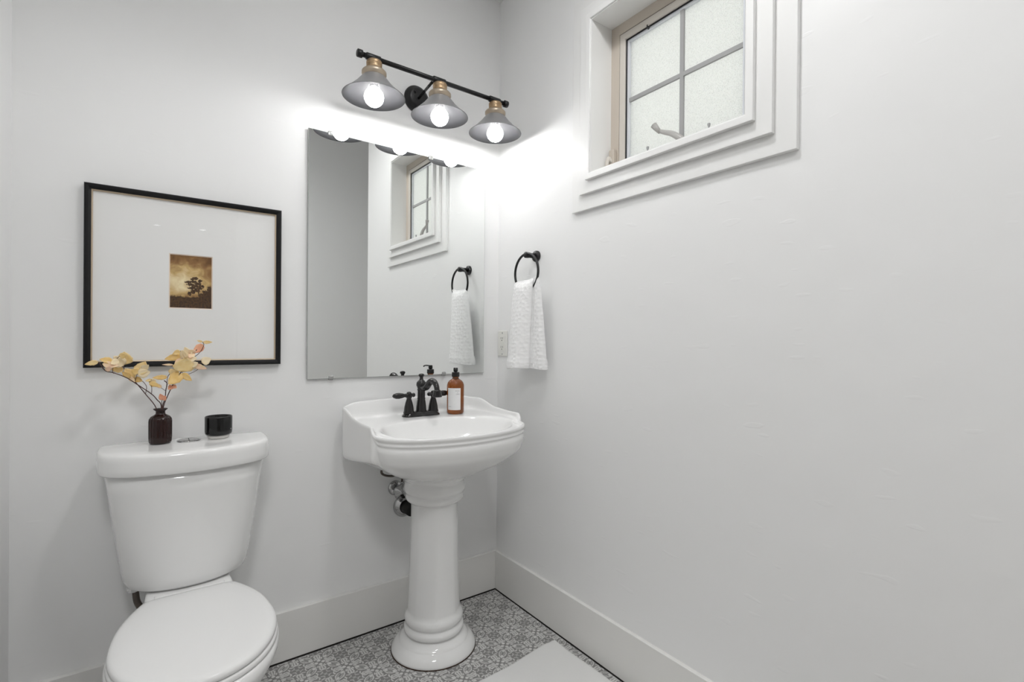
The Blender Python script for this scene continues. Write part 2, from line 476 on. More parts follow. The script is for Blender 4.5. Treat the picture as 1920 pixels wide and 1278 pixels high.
# space in front of the doorway
struct(link('floor_hall', box((-3.3, -7.2, -.06), (1.6, YE, -.001)), 'hallfloor'), 'plain floor outside the room')
struct(link('wall_hall', box((-.72, -2.87, 0), (1.6, -2.75, HZ)), 'hallwall'), 'white wall seen in the mirror outside the room')
struct(link('wall_hall_right', box((1.48, -2.75, 0), (1.6, YE, HZ)), 'hallwall'), 'white side wall outside the room')
struct(link('wall_hall_near', boxes([((.16, YE, 0), (1.6, YE + .12, HZ)), ((-3.3, YE, 0), (LX - .12, YE + .12, HZ)), ((LX - .12, YE, CEIL + .1), (.16, YE + .12, HZ))]), 'hallwall'), 'white wall beside and above the doorway')
struct(link('wall_hall_left', box((-3.42, -7.2, 0), (-3.3, YE + .12, HZ)), 'hallwall'), 'white wall at the far side of the hall')
struct(link('wall_hall_far', box((-3.3, -7.32, 0), (1.6, -7.2, CEIL)), 'hallwall'), 'white wall at the end of the hall')
struct(link('wall_hall_end', box((1.6, -7.2, 0), (1.72, YE, HZ)), 'hallwall'), 'white end wall of the hall')
for x, y, lb, R_, mtl in ((-1.55, -2.52, 'added round fill light, unseen on the ceiling outside the doorway', .26, 'hallfill'), (-.62, -1.15, 'added fill light, unseen in the ceiling of this room', .11, 'downlight'),  # these two lamps are unseen and added as fill
                          (-1.225, -6.62, 'small downlight far along the hall, on the toilet side', .04, 'dimlight'), (-.69, -6.58, 'small downlight far along the hall, on the window side', .04, 'dimlight')):
    t = thing('ceiling_or_fill_light', lb, 'light', (x, y, HZ - .05 if R_ > .2 else CEIL - .012))
    h_ = .05 if R_ > .2 else .012
    link('trim_ring', lathe([(R_, h_), (R_ + .03, h_), (R_ + .03, h_ * .2), (R_, 0.0)], 40, cap0=False, cap1=False), 'trim', t, True)
    link('diffuser', lathe([(R_, h_ * .4), (R_ * .98, h_ * .14), (R_ * .8, 0), (.01, -.003)], 40), mtl, t, True)

# baseboards
BH, BT = .178, .016
bb = struct(link('baseboard_back', box((LX, -BT, .005), (0, 0, BH)), 'base', bevel=.002), 'tall white baseboard under the sink')
link('floor_joint', box((LX, -BT - .0008, 0), (0, -.002, .005)), 'gap', bb)
bb = struct(link('baseboard_right', box((-BT, YE, .005), (0, -BT, BH)), 'base', bevel=.002), 'tall white baseboard under the window wall')
link('floor_joint', box((-BT - .0008, YE, 0), (-.002, -BT, .005)), 'gap', bb)
bb = struct(link('baseboard_left', box((LX, YE, .005), (LX + BT, -BT, BH)), 'base', bevel=.002), 'tall white baseboard at the left wall')
link('floor_joint', box((LX + .002, YE, 0), (LX + BT + .0008, -BT, .005)), 'gap', bb)

# ------------------------------------------------------------------ window casing: three stepped rings
def ring_board(inn, out, d):
    """picture-frame ring on the right wall, d proud of it; inn/out: margins outside the opening"""
    y0, y1, z0, z1 = WY0, WY1, WZ0, WZ1
    bl = [((-d, y1 - out, z0 - out), (0, y0 + out, z0 - inn)), ((-d, y1 - out, z1 + inn), (0, y0 + out, z1 + out)),
          ((-d, y0 + inn, z0 - inn), (0, y0 + out, z1 + inn)), ((-d, y1 - out, z0 - inn), (0, y1 - inn, z1 + inn))]
    return bl
tr = bpy.data.objects.new('trim_1', None); COL.objects.link(tr); struct(tr, 'white stepped casing around the window')
for nm, inn, out, d in (('outer_casing', 0, .1175, .015), ('middle_casing', 0, .0635, .030), ('inner_casing', 0, .0205, .045)):
    V = []; F = []
    y0, y1, z0, z1 = WY0, WY1, WZ0, WZ1
    def rect(e, x): return [(x, y0 + e, z0 - e), (x, y1 - e, z0 - e), (x, y1 - e, z1 + e), (x, y0 + e, z1 + e)]
    xb = -d + .015
    rings = [rect(out, xb), rect(out, -d), rect(inn, -d), rect(inn, xb)]
    V = [p for r in rings for p in r]
    for i in range(4):
        for j in range(4):
            F.append((i * 4 + j, i * 4 + (j + 1) % 4, ((i + 1) % 4) * 4 + (j + 1) % 4, ((i + 1) % 4) * 4 + j))
    link(nm, mesh(V, F), 'trim', tr, bevel=.0022)

# window unit
win = bpy.data.objects.new('window_1', None); COL.objects.link(win); struct(win, 'small four light window with pebbled glass and tan frame')
def frame_ring(o, wd, x0, x1, low=.034, far=.006):
    """o: inset of outer edge from the opening, wd: width; the unit runs a little below the sill and behind the far casing"""
    y0, y1, z0, z1 = WY0, WY1 - far, WZ0 - low, WZ1
    def rect(e, x): return [(x, y0 - e, z0 + e), (x, y1 + e, z0 + e), (x, y1 + e, z1 - e), (x, y0 - e, z1 - e)]
    rings = [rect(o, x1), rect(o, x0), rect(o + wd, x0), rect(o + wd, x1)]
    V = [p for r in rings for p in r]; F = []
    for i in range(4):
        for j in range(4):
            F.append((i * 4 + j, i * 4 + (j + 1) % 4, ((i + 1) % 4) * 4 + (j + 1) % 4, ((i + 1) % 4) * 4 + j))
    return mesh(V, F)
link('jamb_liner', frame_ring(0, .004, -.04, .150, 0, 0), 'trim', win)
link('frame', frame_ring(.001, .041, .064, .130), 'vinylframe', win, bevel=.002)
link('gap_line', frame_ring(.040, .006, .0665, .12), 'gasket', win)
sash = link('sash', frame_ring(.0445, .024, .0625, .115), 'vinylsash', win, bevel=.003)
link('gasket', frame_ring(.066, .006, .070, .112), 'gasket', sash)
link('spacer', frame_ring(.0705, .009, .074, .104), 'spacer', sash)
G = .072
gy0, gy1, gz0, gz1 = WY0 - G, WY1 - .006 + G, WZ0 - .034 + G, WZ1 - G
MY, MZ = -.927, 2.012
mw = .0068
link('muntin', box((.0755, MY - mw, gz0), (.0835, MY + mw, gz1)), 'munt', win)
link('muntin', box((.0757, gy1, MZ - mw), (.0833, gy0, MZ + mw)), 'munt', win)
for a, b in ((gy0, MY), (MY, gy1)):
    for c, d in ((gz0, MZ), (MZ, gz1)):
        link('pane', box((.084, min(a, b), c), (.088, max(a, b), d)), 'frost', win)
# crank handle, screen clips, sash lock
cp = spline([(.058, -.955, 1.775), (.050, -.944, 1.793), (.046, -.915, 1.817), (.047, -.885, 1.832), (.047, -.868, 1.841)], 6)
ck = link('crank_handle', tube(cp, [lerp(.012, .006, i / (len(cp) - 1)) for i in range(len(cp))], 12), 'crank', win, True)
link('crank_knob', tube([(.047, -.867, 1.838), (.044, -.858, 1.850), (.040, -.847, 1.866)], [.0065, .0085, .011], 14), 'crank', ck, True)
link('crank_cover', box((.036, -.985, WZ0 + .004), (.064, -.915, 1.776)), 'vinylsash', win, bevel=.006)
for y in (-.808, -1.038):
    link('screen_clip', lathe([(.0022, 0), (.0022, .016), (.0045, .024), (.0045, .029), (.002, .030)], 14, (.058, y, WZ0 + .034)), 'munt', win, True)
lk = link('sash_lock', box((.046, -.664, WZ0 + .030), (.064, -.640, WZ0 + .098)), 'vinylframe', win, bevel=.004)
link('lock_lever', tube(spline([(.050, -.652, 1.80), (.036, -.650, 1.812), (.030, -.648, 1.79), (.032, -.648, 1.765)], 5), [.0075] * 15 + [.0085], 10), 'vinylsash', lk, True)
link('top_hook', tube([(.060, -.800, WZ1 - .070), (.060, -.800, WZ1 - .082), (.060, -.806, WZ1 - .087), (.060, -.811, WZ1 - .08)], .0022, 8), 'gasket', win, True)

# ------------------------------------------------------------------ mirror
MX0, MX1, MZ0, MZ1 = -.8474, -.0857, 1.000, 1.9144
mi = thing('wall_mirror', 'frameless rectangular mirror on the wall above the sink', 'mirror', ((MX0 + MX1) / 2, -.001, MZ0))
def rel(o, me):   # move mesh into the thing's frame
    me.transform(Matrix.Translation(-Vector(o.location))); return me
link('backing', rel(mi, box((MX0 + .004, -.006, MZ0 + .004), (MX1 - .004, -.001, MZ1 - .004))), 'mirror_back', mi)
link('glass_edge', rel(mi, box((MX0, -.0120, MZ0), (MX1, -.0062, MZ1))), 'mirror_edge', mi, bevel=.0008)
link('mirror_face', rel(mi, mesh([(MX0 + .0012, -.0122, MZ0 + .0012), (MX1 - .0012, -.0122, MZ0 + .0012), (MX1 - .0012, -.0122, MZ1 - .0012), (MX0 + .0012, -.0122, MZ1 - .0012)], [(0, 1, 2, 3)])), 'mirror', mi)
for x, z, s in ((-.770, MZ1, -1), (-.357, MZ1, -1), (-.762, MZ0, 1), (-.288, MZ0, 1)):
    link('clip', rel(mi, box((x - .009, -.0165, min(z - s * .006, z + s * .011)), (x + .009, -.0008, max(z - s * .006, z + s * .011)))), 'clip', mi, bevel=.004)

# ------------------------------------------------------------------ framed picture
FX0, FX1, FZ0, FZ1 = -1.4663, -.9379, 1.0589, 1.5966
pf = thing('framed_picture', 'black framed small sepia landscape print in a wide white mat', 'picture', ((FX0 + FX1) / 2, -.001, FZ0))
def frame_mold(x0, x1, z0, z1, prof):
    """prof: (inset, y) cross section, closed"""
    R = [[(x0 + i, y, z0 + i), (x1 - i, y, z0 + i), (x1 - i, y, z1 - i), (x0 + i, y, z1 - i)] for i, y in prof]
    V = [p for r in R for p in r]; F = []; n = len(R)
    for i in range(n):
        for j in range(4):
            F.append((i * 4 + j, i * 4 + (j + 1) % 4, ((i + 1) % n) * 4 + (j + 1) % 4, ((i + 1) % n) * 4 + j))
    return mesh(V, F)
link('frame', rel(pf, frame_mold(FX0, FX1, FZ0, FZ1, [(0, -.001), (0, -.020), (.002, -.0235), (.005, -.025), (.010, -.024), (.0145, -.020), (.0165, -.0175), (.0165, -.001)])), 'frame', pf)
link('gold_slip', rel(pf, frame_mold(FX0 + .0165, FX1 - .0165, FZ0 + .0165, FZ1 - .0165, [(0, -.001), (0, -.0172), (.0016, -.0165), (.0032, -.013), (.0032, -.001)])), 'gold', pf)
AX0, AX1, AZ0, AZ1 = -1.2595, -1.1470, 1.2440, 1.4110
g = .0030
V = [(FX0 + .018, -.0095, FZ0 + .018), (FX1 - .018, -.0095, FZ0 + .018), (FX1 - .018, -.0095, FZ1 - .018), (FX0 + .018, -.0095, FZ1 - .018),
     (AX0 - g, -.0095, AZ0 - g), (AX1 + g, -.0095, AZ0 - g), (AX1 + g, -.0095, AZ1 + g), (AX0 - g, -.0095, AZ1 + g)]
link('mat_board', rel(pf, mesh(V, [(i, (i + 1) % 4, 4 + (i + 1) % 4, 4 + i) for i in range(4)])), 'mat', pf)
link('mat_bevel', rel(pf, frame_mold(AX0 - g, AX1 + g, AZ0 - g, AZ1 + g, [(0, -.0065), (0, -.0096), (g, -.0075), (g, -.0065)])), 'matcore', pf)
link('print', rel(pf, box((AX0 - .001, -.0072, AZ0 - .001), (AX1 + .001, -.0060, AZ1 + .001))), 'art', pf)
link('glass', rel(pf, mesh([(FX0 + .017, -.0115, FZ0 + .017), (FX1 - .017, -.0115, FZ0 + .017), (FX1 - .017, -.0115, FZ1 - .017), (FX0 + .017, -.0115, FZ1 - .017)], [(0, 1, 2, 3)])), 'glass', pf)

# ------------------------------------------------------------------ vanity light
VY, VZ = -.198, 2.003
SX = (-.674, -.4145, -.158)
vl = thing('vanity_light', 'black bar vanity light with three grey cone shades above the mirror', 'light', (-.4145, 0, 2.14))
BZ = 2.139
link('back_plate', rel(vl, lathe([(.055, 0), (.055, .008), (.050, .014), (.044, .017), (.040, .024), (.034, .026)], 40, (-.42, 0, 2.142), (0, -1, 0))), 'black', vl, True)
for dx, dz in ((-.018, .018), (.018, -.018)):
    link('screw', rel(vl, lathe([(.005, .024), (.005, .029), (.003, .031)], 12, (-.42 + dx, 0, 2.142 + dz), (0, -1, 0))), 'black', vl, True)
link('arm', rel(vl, tube([(-.42, -.02, 2.140), (-.437, VY + .004, BZ)], .0055, 12)), 'bronze', vl, True)
link('bar', rel(vl, tube([(-.722, VY, BZ), (-.110, VY, BZ)], .0085, 16)), 'black', vl, True)
for x in (-.726, -.106):
    link('end_cap', rel(vl, lathe([(.010, -.010), (.0135, -.008), (.0135, .008), (.010, .010)], 20, (x, VY, BZ), (1, 0, 0))), 'black', vl, True)
for x in SX:
    link('sleeve', rel(vl, lathe([(.0105, -.026), (.012, -.024), (.012, .024), (.0105, .026)], 20, (x - .004, VY, BZ), (1, 0, 0))), 'black', vl, True)
    so = link('socket', rel(vl, lathe([(.010, BZ - .008), (.024, BZ - .010), (.027, BZ - .014), (.027, BZ - .024), (.0255, BZ - .026), (.027, BZ - .028), (.027, BZ - .044)], 36, (x, VY, 0))), 'brass', vl, True)
    link('collar', rel(vl, lathe([(.026, BZ - .042), (.039, BZ - .045), (.0425, BZ - .049), (.0425, BZ - .058), (.0395, BZ - .062), (.0395, BZ - .067)], 36, (x, VY, 0))), 'collar', vl, True)
    link('shade', rel(vl, lathe([(.038, VZ + .071), (.046, VZ + .062), (.064, VZ + .040), (.088, VZ + .016), (.108, VZ), (.1085, VZ - .001)], 56, (x, VY, 0), cap0=False, cap1=False)), 'shade', vl, True)
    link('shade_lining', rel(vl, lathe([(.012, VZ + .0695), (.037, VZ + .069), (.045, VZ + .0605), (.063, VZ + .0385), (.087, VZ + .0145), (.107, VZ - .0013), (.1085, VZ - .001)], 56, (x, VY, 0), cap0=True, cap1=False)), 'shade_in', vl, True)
    bu = link('bulb', rel(vl, sphere((x, VY, VZ - .001), .0335, 28)), 'bulb', vl, True)
    link('bulb_neck', rel(vl, lathe([(.013, VZ + .066), (.014, VZ + .050), (.018, VZ + .040), (.021, VZ + .026)], 24, (x, VY, 0), cap0=False, cap1=False)), 'bulbglass', bu, True)

# ------------------------------------------------------------------ pedestal sink
XC = -.437
sk = thing('pedestal_sink', 'white porcelain pedestal sink standing under the mirror', 'sink', (XC, -.225, 0))
def basin():
    # plan outline (half), then mirrored; local X about XC, world Y
    half = [(0, -.012), (.06, -.012), (.12, -.012), (.18, -.012), (.235, -.012)]
    for i in range(1, 9):
        a = PI / 2 * i / 8
        half.append((.235 + .065 * math.sin(a), -.012 - .065 * (1 - math.cos(a))))
    for k in range(1, 13): half.append((.300, -.077 - (.263) * k / 12))
    half += [(.300, -.346), (.300, -.351), (.300, -.356), (.2998, -.360)]
    half += [(.2985, -.366), (.294, -.372), (.2885, -.376)]
    for i in range(1, 25):
        a = PI / 2 * i / 24
        half.append((.288 * math.cos(a), -.376 - .154 * math.sin(a)))
    half[-1] = (0, -.53)
    out = half + [(-x, y) for x, y in half[-2:0:-1]]
    n = len(out)
    # smoothed inward normals
    nr = []
    for i in range(n):
        W = 3
        a, b = out[(i - W) % n], out[(i + W) % n]
        t = Vector((b[0] - a[0], b[1] - a[1])).normalized()
        nn = Vector((-t.y, t.x))
        c = Vector((0, -.30)) - Vector(out[i])
        if nn.dot(c) < 0: nn = -nn
        nr.append(nn)
    def wf(i):       # 1 on the front bow, 0 on the rear block
        return sstep(-.366, -.377, out[i][1])
    def ztop(i):
        X_, Y_ = out[i]
        z = lerp(.914, .898, sstep(.20, .285, abs(X_)))
        z = lerp(z, .871, sstep(-.06, -.205, Y_))
        z = lerp(z, .866, sstep(-.19, -.30, Y_))
        z = lerp(z, .838, sstep(-.352, -.377, Y_))
        if Y_ > -.02:    # shaped back edge: a shallow dip either side of the faucet
            z += -.006 * math.exp(-((abs(X_) - .155) / .03) ** 2)
        return z
    def zbot(i):
        return lerp(.705, .750, sstep(-.04, -.45, out[i][1]))
    def zdeck(Y): return lerp(.8475, .833, sstep(-.26, -.47, Y))
    R = []
    def row(off, zf): R.append([(XC + out[i][0] + nr[i].x * (off(i) if callable(off) else off), out[i][1] + nr[i].y * (off(i) if callable(off) else off), zf(i)) for i in range(n)])
    # underside from pedestal outwards
    for s, zz in ((0.0, .642), (.18, .652), (.36, .664), (.55, .680), (.72, .698), (.86, .717), (.95, .733)):
        ring = []
        for i in range(n):
            a = math.atan2(out[i][1] + .235, out[i][0])
            c0 = Vector((.10 * math.cos(a), -.235 + .10 * math.sin(a)))
            e = Vector(out[i]) + nr[i] * lerp(.020, .021, wf(i))
            q = c0.lerp(e, s)
            d = zbot(i) - .750
            ring.append((XC + q.x, q.y, zz + (.012 * s * (1 - wf(i))) + d * s ** 3))
        R.append(ring)
    row(lambda i: lerp(.012, .0175, wf(i)), lambda i: zbot(i) - .004 * wf(i))
    row(lambda i: lerp(.0045, .0135, wf(i)), lambda i: zbot(i) + .007)
    row(lambda i: lerp(.0008, .0095, wf(i)), lambda i: zbot(i) + .017)
    row(lambda i: .0065 * wf(i), lambda i: lerp(zbot(i) + .03, .775, wf(i)))
    row(lambda i: .002 * wf(i), lambda i: lerp(zbot(i) + .07, .797, wf(i)))
    row(lambda i: .0095 * wf(i), lambda i: lerp(zbot(i) + .085, .8045, wf(i)))
    row(lambda i: .0035 * wf(i), lambda i: lerp(zbot(i) + .095, .8095, wf(i)))
    row(lambda i: .002 * wf(i), lambda i: lerp(zbot(i) + .10, .8145, wf(i)))
    row(lambda i: .007 * wf(i), lambda i: lerp(zbot(i) + .105, .8195, wf(i)))
    row(lambda i: .0015 * wf(i), lambda i: lerp(ztop(i) - .013, .825, wf(i)))
    row(0, lambda i: ztop(i) - .007)
    row(.0018, lambda i: ztop(i) - .002)
    row(.0048, lambda i: ztop(i))
    row(.0085, lambda i: ztop(i) - .0008)
    row(.0115, lambda i: ztop(i) - .0045)
    def inner_z(i, k):
        d = zdeck(out[i][1])
        return lerp(ztop(i) - .006, d, k) if ztop(i) > d + .008 else lerp(ztop(i) - .004, ztop(i) - .008, k)
    row(.0145, lambda i: inner_z(i, .45))
    row(.0185, lambda i: inner_z(i, .85))
    row(.026, lambda i: inner_z(i, 1.0))
    # bowl
    BC = Vector((0, -.338)); A_, B_ = .256, .155
    el = []
    for i in range(n):
        a = math.atan2((out[i][1] - BC.y) / B_, out[i][0] / A_)
        el.append((A_ * math.cos(a), BC.y + B_ * math.sin(a)))
    base = [(Vector(out[i]) + nr[i] * .026) for i in range(n)]
    for s in (.35, .7):
        R.append([(XC + lerp(base[i].x, el[i][0] * 1.01, s), lerp(base[i].y, BC.y + (el[i][1] - BC.y) * 1.01, s), lerp(R[-1][i][2] if False else inner_z(i, 1.0), zdeck(el[i][1]), s)) for i in range(n)])
    for sc_, dz in ((1.0, .0015), (.975, .006), (.94, .016), (.88, .036), (.79, .062), (.66, .086), (.48, .102), (.28, .110), (.09, .113)):
        R.append([(XC + el[i][0] * sc_, BC.y + (el[i][1] - BC.y) * sc_ + .02 * (1 - sc_), lerp(zdeck(BC.y + (el[i][1] - BC.y)), .838, 1 - sc_) - dz) for i in range(n)])
    return loft(R)
link('basin', rel(sk, basin()), 'porc', sk, True, sub=1)
# pedestal: slightly faceted column with turned rings
def pedestal():
    prof = [(.112, .662, 0), (.117, .648, 0), (.1175, .640, 0), (.116, .632, 0), (.1085, .626, 0), (.1065, .622, 0), (.110, .617, 0), (.114, .606, 0), (.1145, .596, 0), (.112, .586, 0), (.105, .580, 0), (.1035, .577, 0), (.107, .572, 0), (.1085, .564, 0), (.106, .556, 0), (.098, .549, 0), (.090, .545, .2), (.0865, .538, 1),
            (.0865, .46, 1), (.089, .36, 1), (.0925, .26, 1), (.097, .150, 1), (.0985, .140, .6), (.104, .134, 0), (.1085, .124, 0), (.109, .114, 0), (.105, .104, 0), (.1005, .100, 0), (.1025, .096, 0), (.109, .090, 0), (.112, .081, 0), (.110, .072, 0), (.103, .066, 0), (.099, .0625, 0),
            (.104, .058, 0), (.117, .052, 0), (.125, .046, 0), (.128, .041, 0), (.130, .038, 0), (.140, .033, 0), (.148, .022, 0), (.155, .012, 0), (.157, .005, 0), (.155, 0.0, 0)]
    n = 72; R = []
    for r, z, f in prof:
        ring = []
        for j in range(n):
            a = 2 * PI * j / n + PI / 8
            # octagonal flats with a bead at each arris
            oc = math.cos(PI / 8) / math.cos(((a + PI / 8) % (PI / 4)) - PI / 8)
            rr = r * lerp(1, lerp(1, oc * 1.035, .38), f)
            ring.append((XC + rr * math.cos(a), -.225 + rr * math.sin(a), z))
        R.append(ring)
    return loft(R[::-1], True, True)
link('pedestal', rel(sk, pedestal()), 'porc', sk, True)

M['caulk'] = pm('brown_caulk', (.05, .03, .02), .8)
link('floor_caulk', rel(sk, lathe([(.150, .0005), (.1588, .0005), (.1585, .0030), (.150, .0035)], 72, (XC, -.225, 0))), 'caulk', sk, True)
# faucet
FY = -.103; DZ = .8475
fc = thing('faucet', 'dark bronze two handle faucet on the sink deck', 'faucet', (XC, FY, DZ))
def rrect(hx, hy, r, z, n=8):
    P = []
    for cx, cy, a0 in ((hx - r, hy - r, 0), (-hx + r, hy - r, PI / 2), (-hx + r, -hy + r, PI), (hx - r, -hy + r, 1.5 * PI)):
        for k in range(n + 1):
            a = a0 + PI / 2 * k / n; P.append((cx + r * math.cos(a), cy + r * math.sin(a), z))
    return P
link('base_plate', loft([rrect(.079, .027, .026, -.001), rrect(.079, .027, .026, .003), rrect(.074, .0235, .0225, .009), rrect(.068, .021, .020, .014), rrect(.066, .0195, .0185, .017)]), 'bronze', fc, True)
link('body', lathe([(.021, .012), (.0225, .017), (.0205, .022), (.0195, .035), (.0165, .058), (.0150, .064), (.0165, .068), (.0150, .071), (.0148, .098), (.0165, .102), (.0150, .106), (.0165, .112), (.0200, .120), (.0190, .130), (.0130, .138), (.0080, .142), (.0065, .150), (.0085, .154), (.0110, .157), (.0115, .161), (.0085, .165), (.003, .1665)], 36), 'bronze', fc, True)
sp = spline([(0, -.004, .116), (0, -.026, .112), (0, -.048, .118), (0, -.070, .134), (0, -.092, .143), (0, -.112, .140), (0, -.128, .126), (0, -.134, .110)], 5)
spo = link('spout', tube(sp, [.0115 + .0015 * math.sin(i / len(sp) * 5) for i in range(len(sp))], 18), 'bronze', fc, True)
link('aerator', lathe([(.0125, .112), (.0145, .108), (.0135, .105), (.0165, .100), (.0155, .097), (.0185, .092), (.0185, .088), (.0165, .086)], 28, (0, -.135, 0)), 'bronze', spo, True)
for s in (-1, 1):
    x = s * .0525
    h = link('handle', lathe([(.0215, .012), (.0215, .017), (.0195, .021), (.0175, .038), (.0135, .056), (.0095, .068), (.0090, .071), (.0115, .074), (.0115, .078), (.0100, .084), (.0105, .090), (.0075, .095), (.002, .097)], 30, (x, 0, 0)), 'bronze', fc, True)
    link('lever', lathe([(.003, -.026), (.0075, -.023), (.0090, -.018), (.0065, -.013), (.0085, -.008), (.0085, .008), (.0060, .012), (.0080, .015), (.0065, .018), (.0095, .028), (.0118, .042), (.0112, .054), (.0070, .064), (.002, .068)], 24, (x, 0, .083), (s, 0, 0)), 'bronze', h, True)

# soap bottle
sb = thing('soap_bottle', 'amber pump bottle with white label beside the faucet', 'bottle', (-.2945, -.125, DZ + .0005))
link('bottle_glass', lathe([(.029, 0), (.033, .002), (.035, .007), (.035, .112), (.0345, .118), (.031, .127), (.025, .134), (.0175, .139), (.0135, .142), (.0125, .147), (.0125, .152)], 44), 'amber', sb, True)
ang0 = math.atan2(-1.916 + .125, -1.313 + .2945)      # towards the doorway
def arc_patch(r, a0, a1, z0, z1, n=20):
    V = []; F = []
    for j in range(n + 1):
        a = lerp(a0, a1, j / n); V += [(r * math.cos(a), r * math.sin(a), z0), (r * math.cos(a), r * math.sin(a), z1)]
    for j in range(n): F.append((2 * j, 2 * j + 2, 2 * j + 3, 2 * j + 1))
    return V, F
V, F = arc_patch(.0354, ang0 - .98, ang0 + .62, .017, .105)
lab = link('label', mesh(V, F), 'label', sb, True)
V, F = [], []
def mark(a, z, da, dz):
    v, f = arc_patch(.0356, a, a + da, z, z + dz, 2); k = len(V); V.extend(v); F.extend([tuple(i + k for i in q) for q in f])
for k, da in enumerate((.07, .05, .06, .05, .07)): mark(ang0 + .02 + k * .095, .0925, da * .7, .0035)
mark(ang0 + .22, .086, .05, .003)
for k, da in enumerate((.05, .07, .06, .07)): mark(ang0 + .09 + k * .10, .079, da * .7, .0042)
for k in range(6): mark(ang0 - .86 + k * .065, .030, .045, .0018)
link('label_print', mesh(V, F), 'print', lab)['kind'] = 'stuff'
link('collar', lathe([(.0150, .149), (.0155, .151), (.0155, .166), (.0145, .168)], 32, rib=lambda a, h: .02 * math.cos(24 * a)), 'blackplastic', sb, True)
link('pump_head', lathe([(.0065, .166), (.0065, .170), (.0092, .171), (.0092, .181), (.0085, .184), (.0085, .186)], 24), 'blackplastic', sb, True)
nz = Vector((math.cos(ang0), math.sin(ang0), 0))
link('nozzle', tube(spline([nz * .004 + Vector((0, 0, .183)), nz * .020 + Vector((0, 0, .1845)), nz * .032 + Vector((0, 0, .183)), nz * .037 + Vector((0, 0, .179))], 5), .0032, 10), 'blackplastic', sb, True)

# water supply and drain on the wall behind the pedestal
va = thing('stop_valve', 'chrome water stop valve on the wall left of the pedestal', 'valve', (-.501, -.001, .547))
link('escutcheon', lathe([(.030, 0), (.030, .002), (.022, .008), (.012, .010)], 32, (0, 0, 0), (0, -1, 0)), 'chrome', va, True)
link('valve_body', lathe([(.010, .008), (.010, .030), (.014, .032), (.014, .052), (.009, .055)], 24, (0, 0, 0), (0, -1, 0)), 'chrome', va, True)
link('valve_handle', lathe([(.008, .054), (.026, .056), (.030, .060), (.028, .066), (.012, .068), (.010, .074), (.003, .075)], 36, (0, 0, 0), (0, -1, 0), rib=lambda a, h: .07 * math.cos(5 * a)), 'chrome', va, True)
link('outlet_nut', lathe([(.009, 0), (.009, .012), (.0075, .013), (.0075, .022)], 6, (.016, -.040, .010)), 'chrome', va)
hz = spline([(.012, -.040, .030), (.012, -.042, .055), (.000, -.050, .070), (-.036, -.060, .066), (-.072, -.064, .076), (-.084, -.066, .092), (-.070, -.070, .112), (-.04, -.08, .125)], 6)
link('supply_hose', tube(hz, .0045, 10), 'hose', va, True)
hz = spline([(.010, -.046, .078), (-.012, -.058, .086), (-.045, -.066, .084), (-.072, -.066, .096)], 6)
link('return_hose', tube(hz, .0040, 10), 'hose', va, True)
dr = thing('drain_pipe', 'chrome flanged drain pipe entering the wall behind the pedestal', 'pipe', (-.462, -.001, .468))
link('flange', lathe([(.046, 0), (.046, .003), (.038, .012), (.030, .018), (.027, .020)], 40, (0, 0, 0), (0, -1, 0), cap1=False), 'chrome', dr, True)
link('pipe', lathe([(.024, .012), (.024, .075)], 32, (0, 0, 0), (0, -1, 0)), 'valve_black', dr, True)

# ------------------------------------------------------------------ towel ring and towel
RX, RY = -.056, -.285
trg = thing('towel_ring', 'black towel ring mounted on the right wall by the mirror', 'towel ring', (0, RY, 1.50))
link('wall_flange', rel(trg, lathe([(.023, 0), (.023, .008), (.0215, .011), (.012, .012)], 36, (0, RY, 1.500), (-1, 0, 0))), 'black', trg, True)
link('post', rel(trg, lathe([(.0105, .008), (.0105, .046), (.0125, .047), (.0125, .062), (.0105, .064)], 24, (0, RY, 1.500), (-1, 0, 0))), 'black', trg, True)
pts = [(RX, RY + .0775 * math.sin(a), 1.4275 + .0775 * math.cos(a)) for a in [2 * PI * i / 60 for i in range(61)]]
link('ring', rel(trg, tube(pts, .0050, 12, cap=False)), 'black', trg, True)

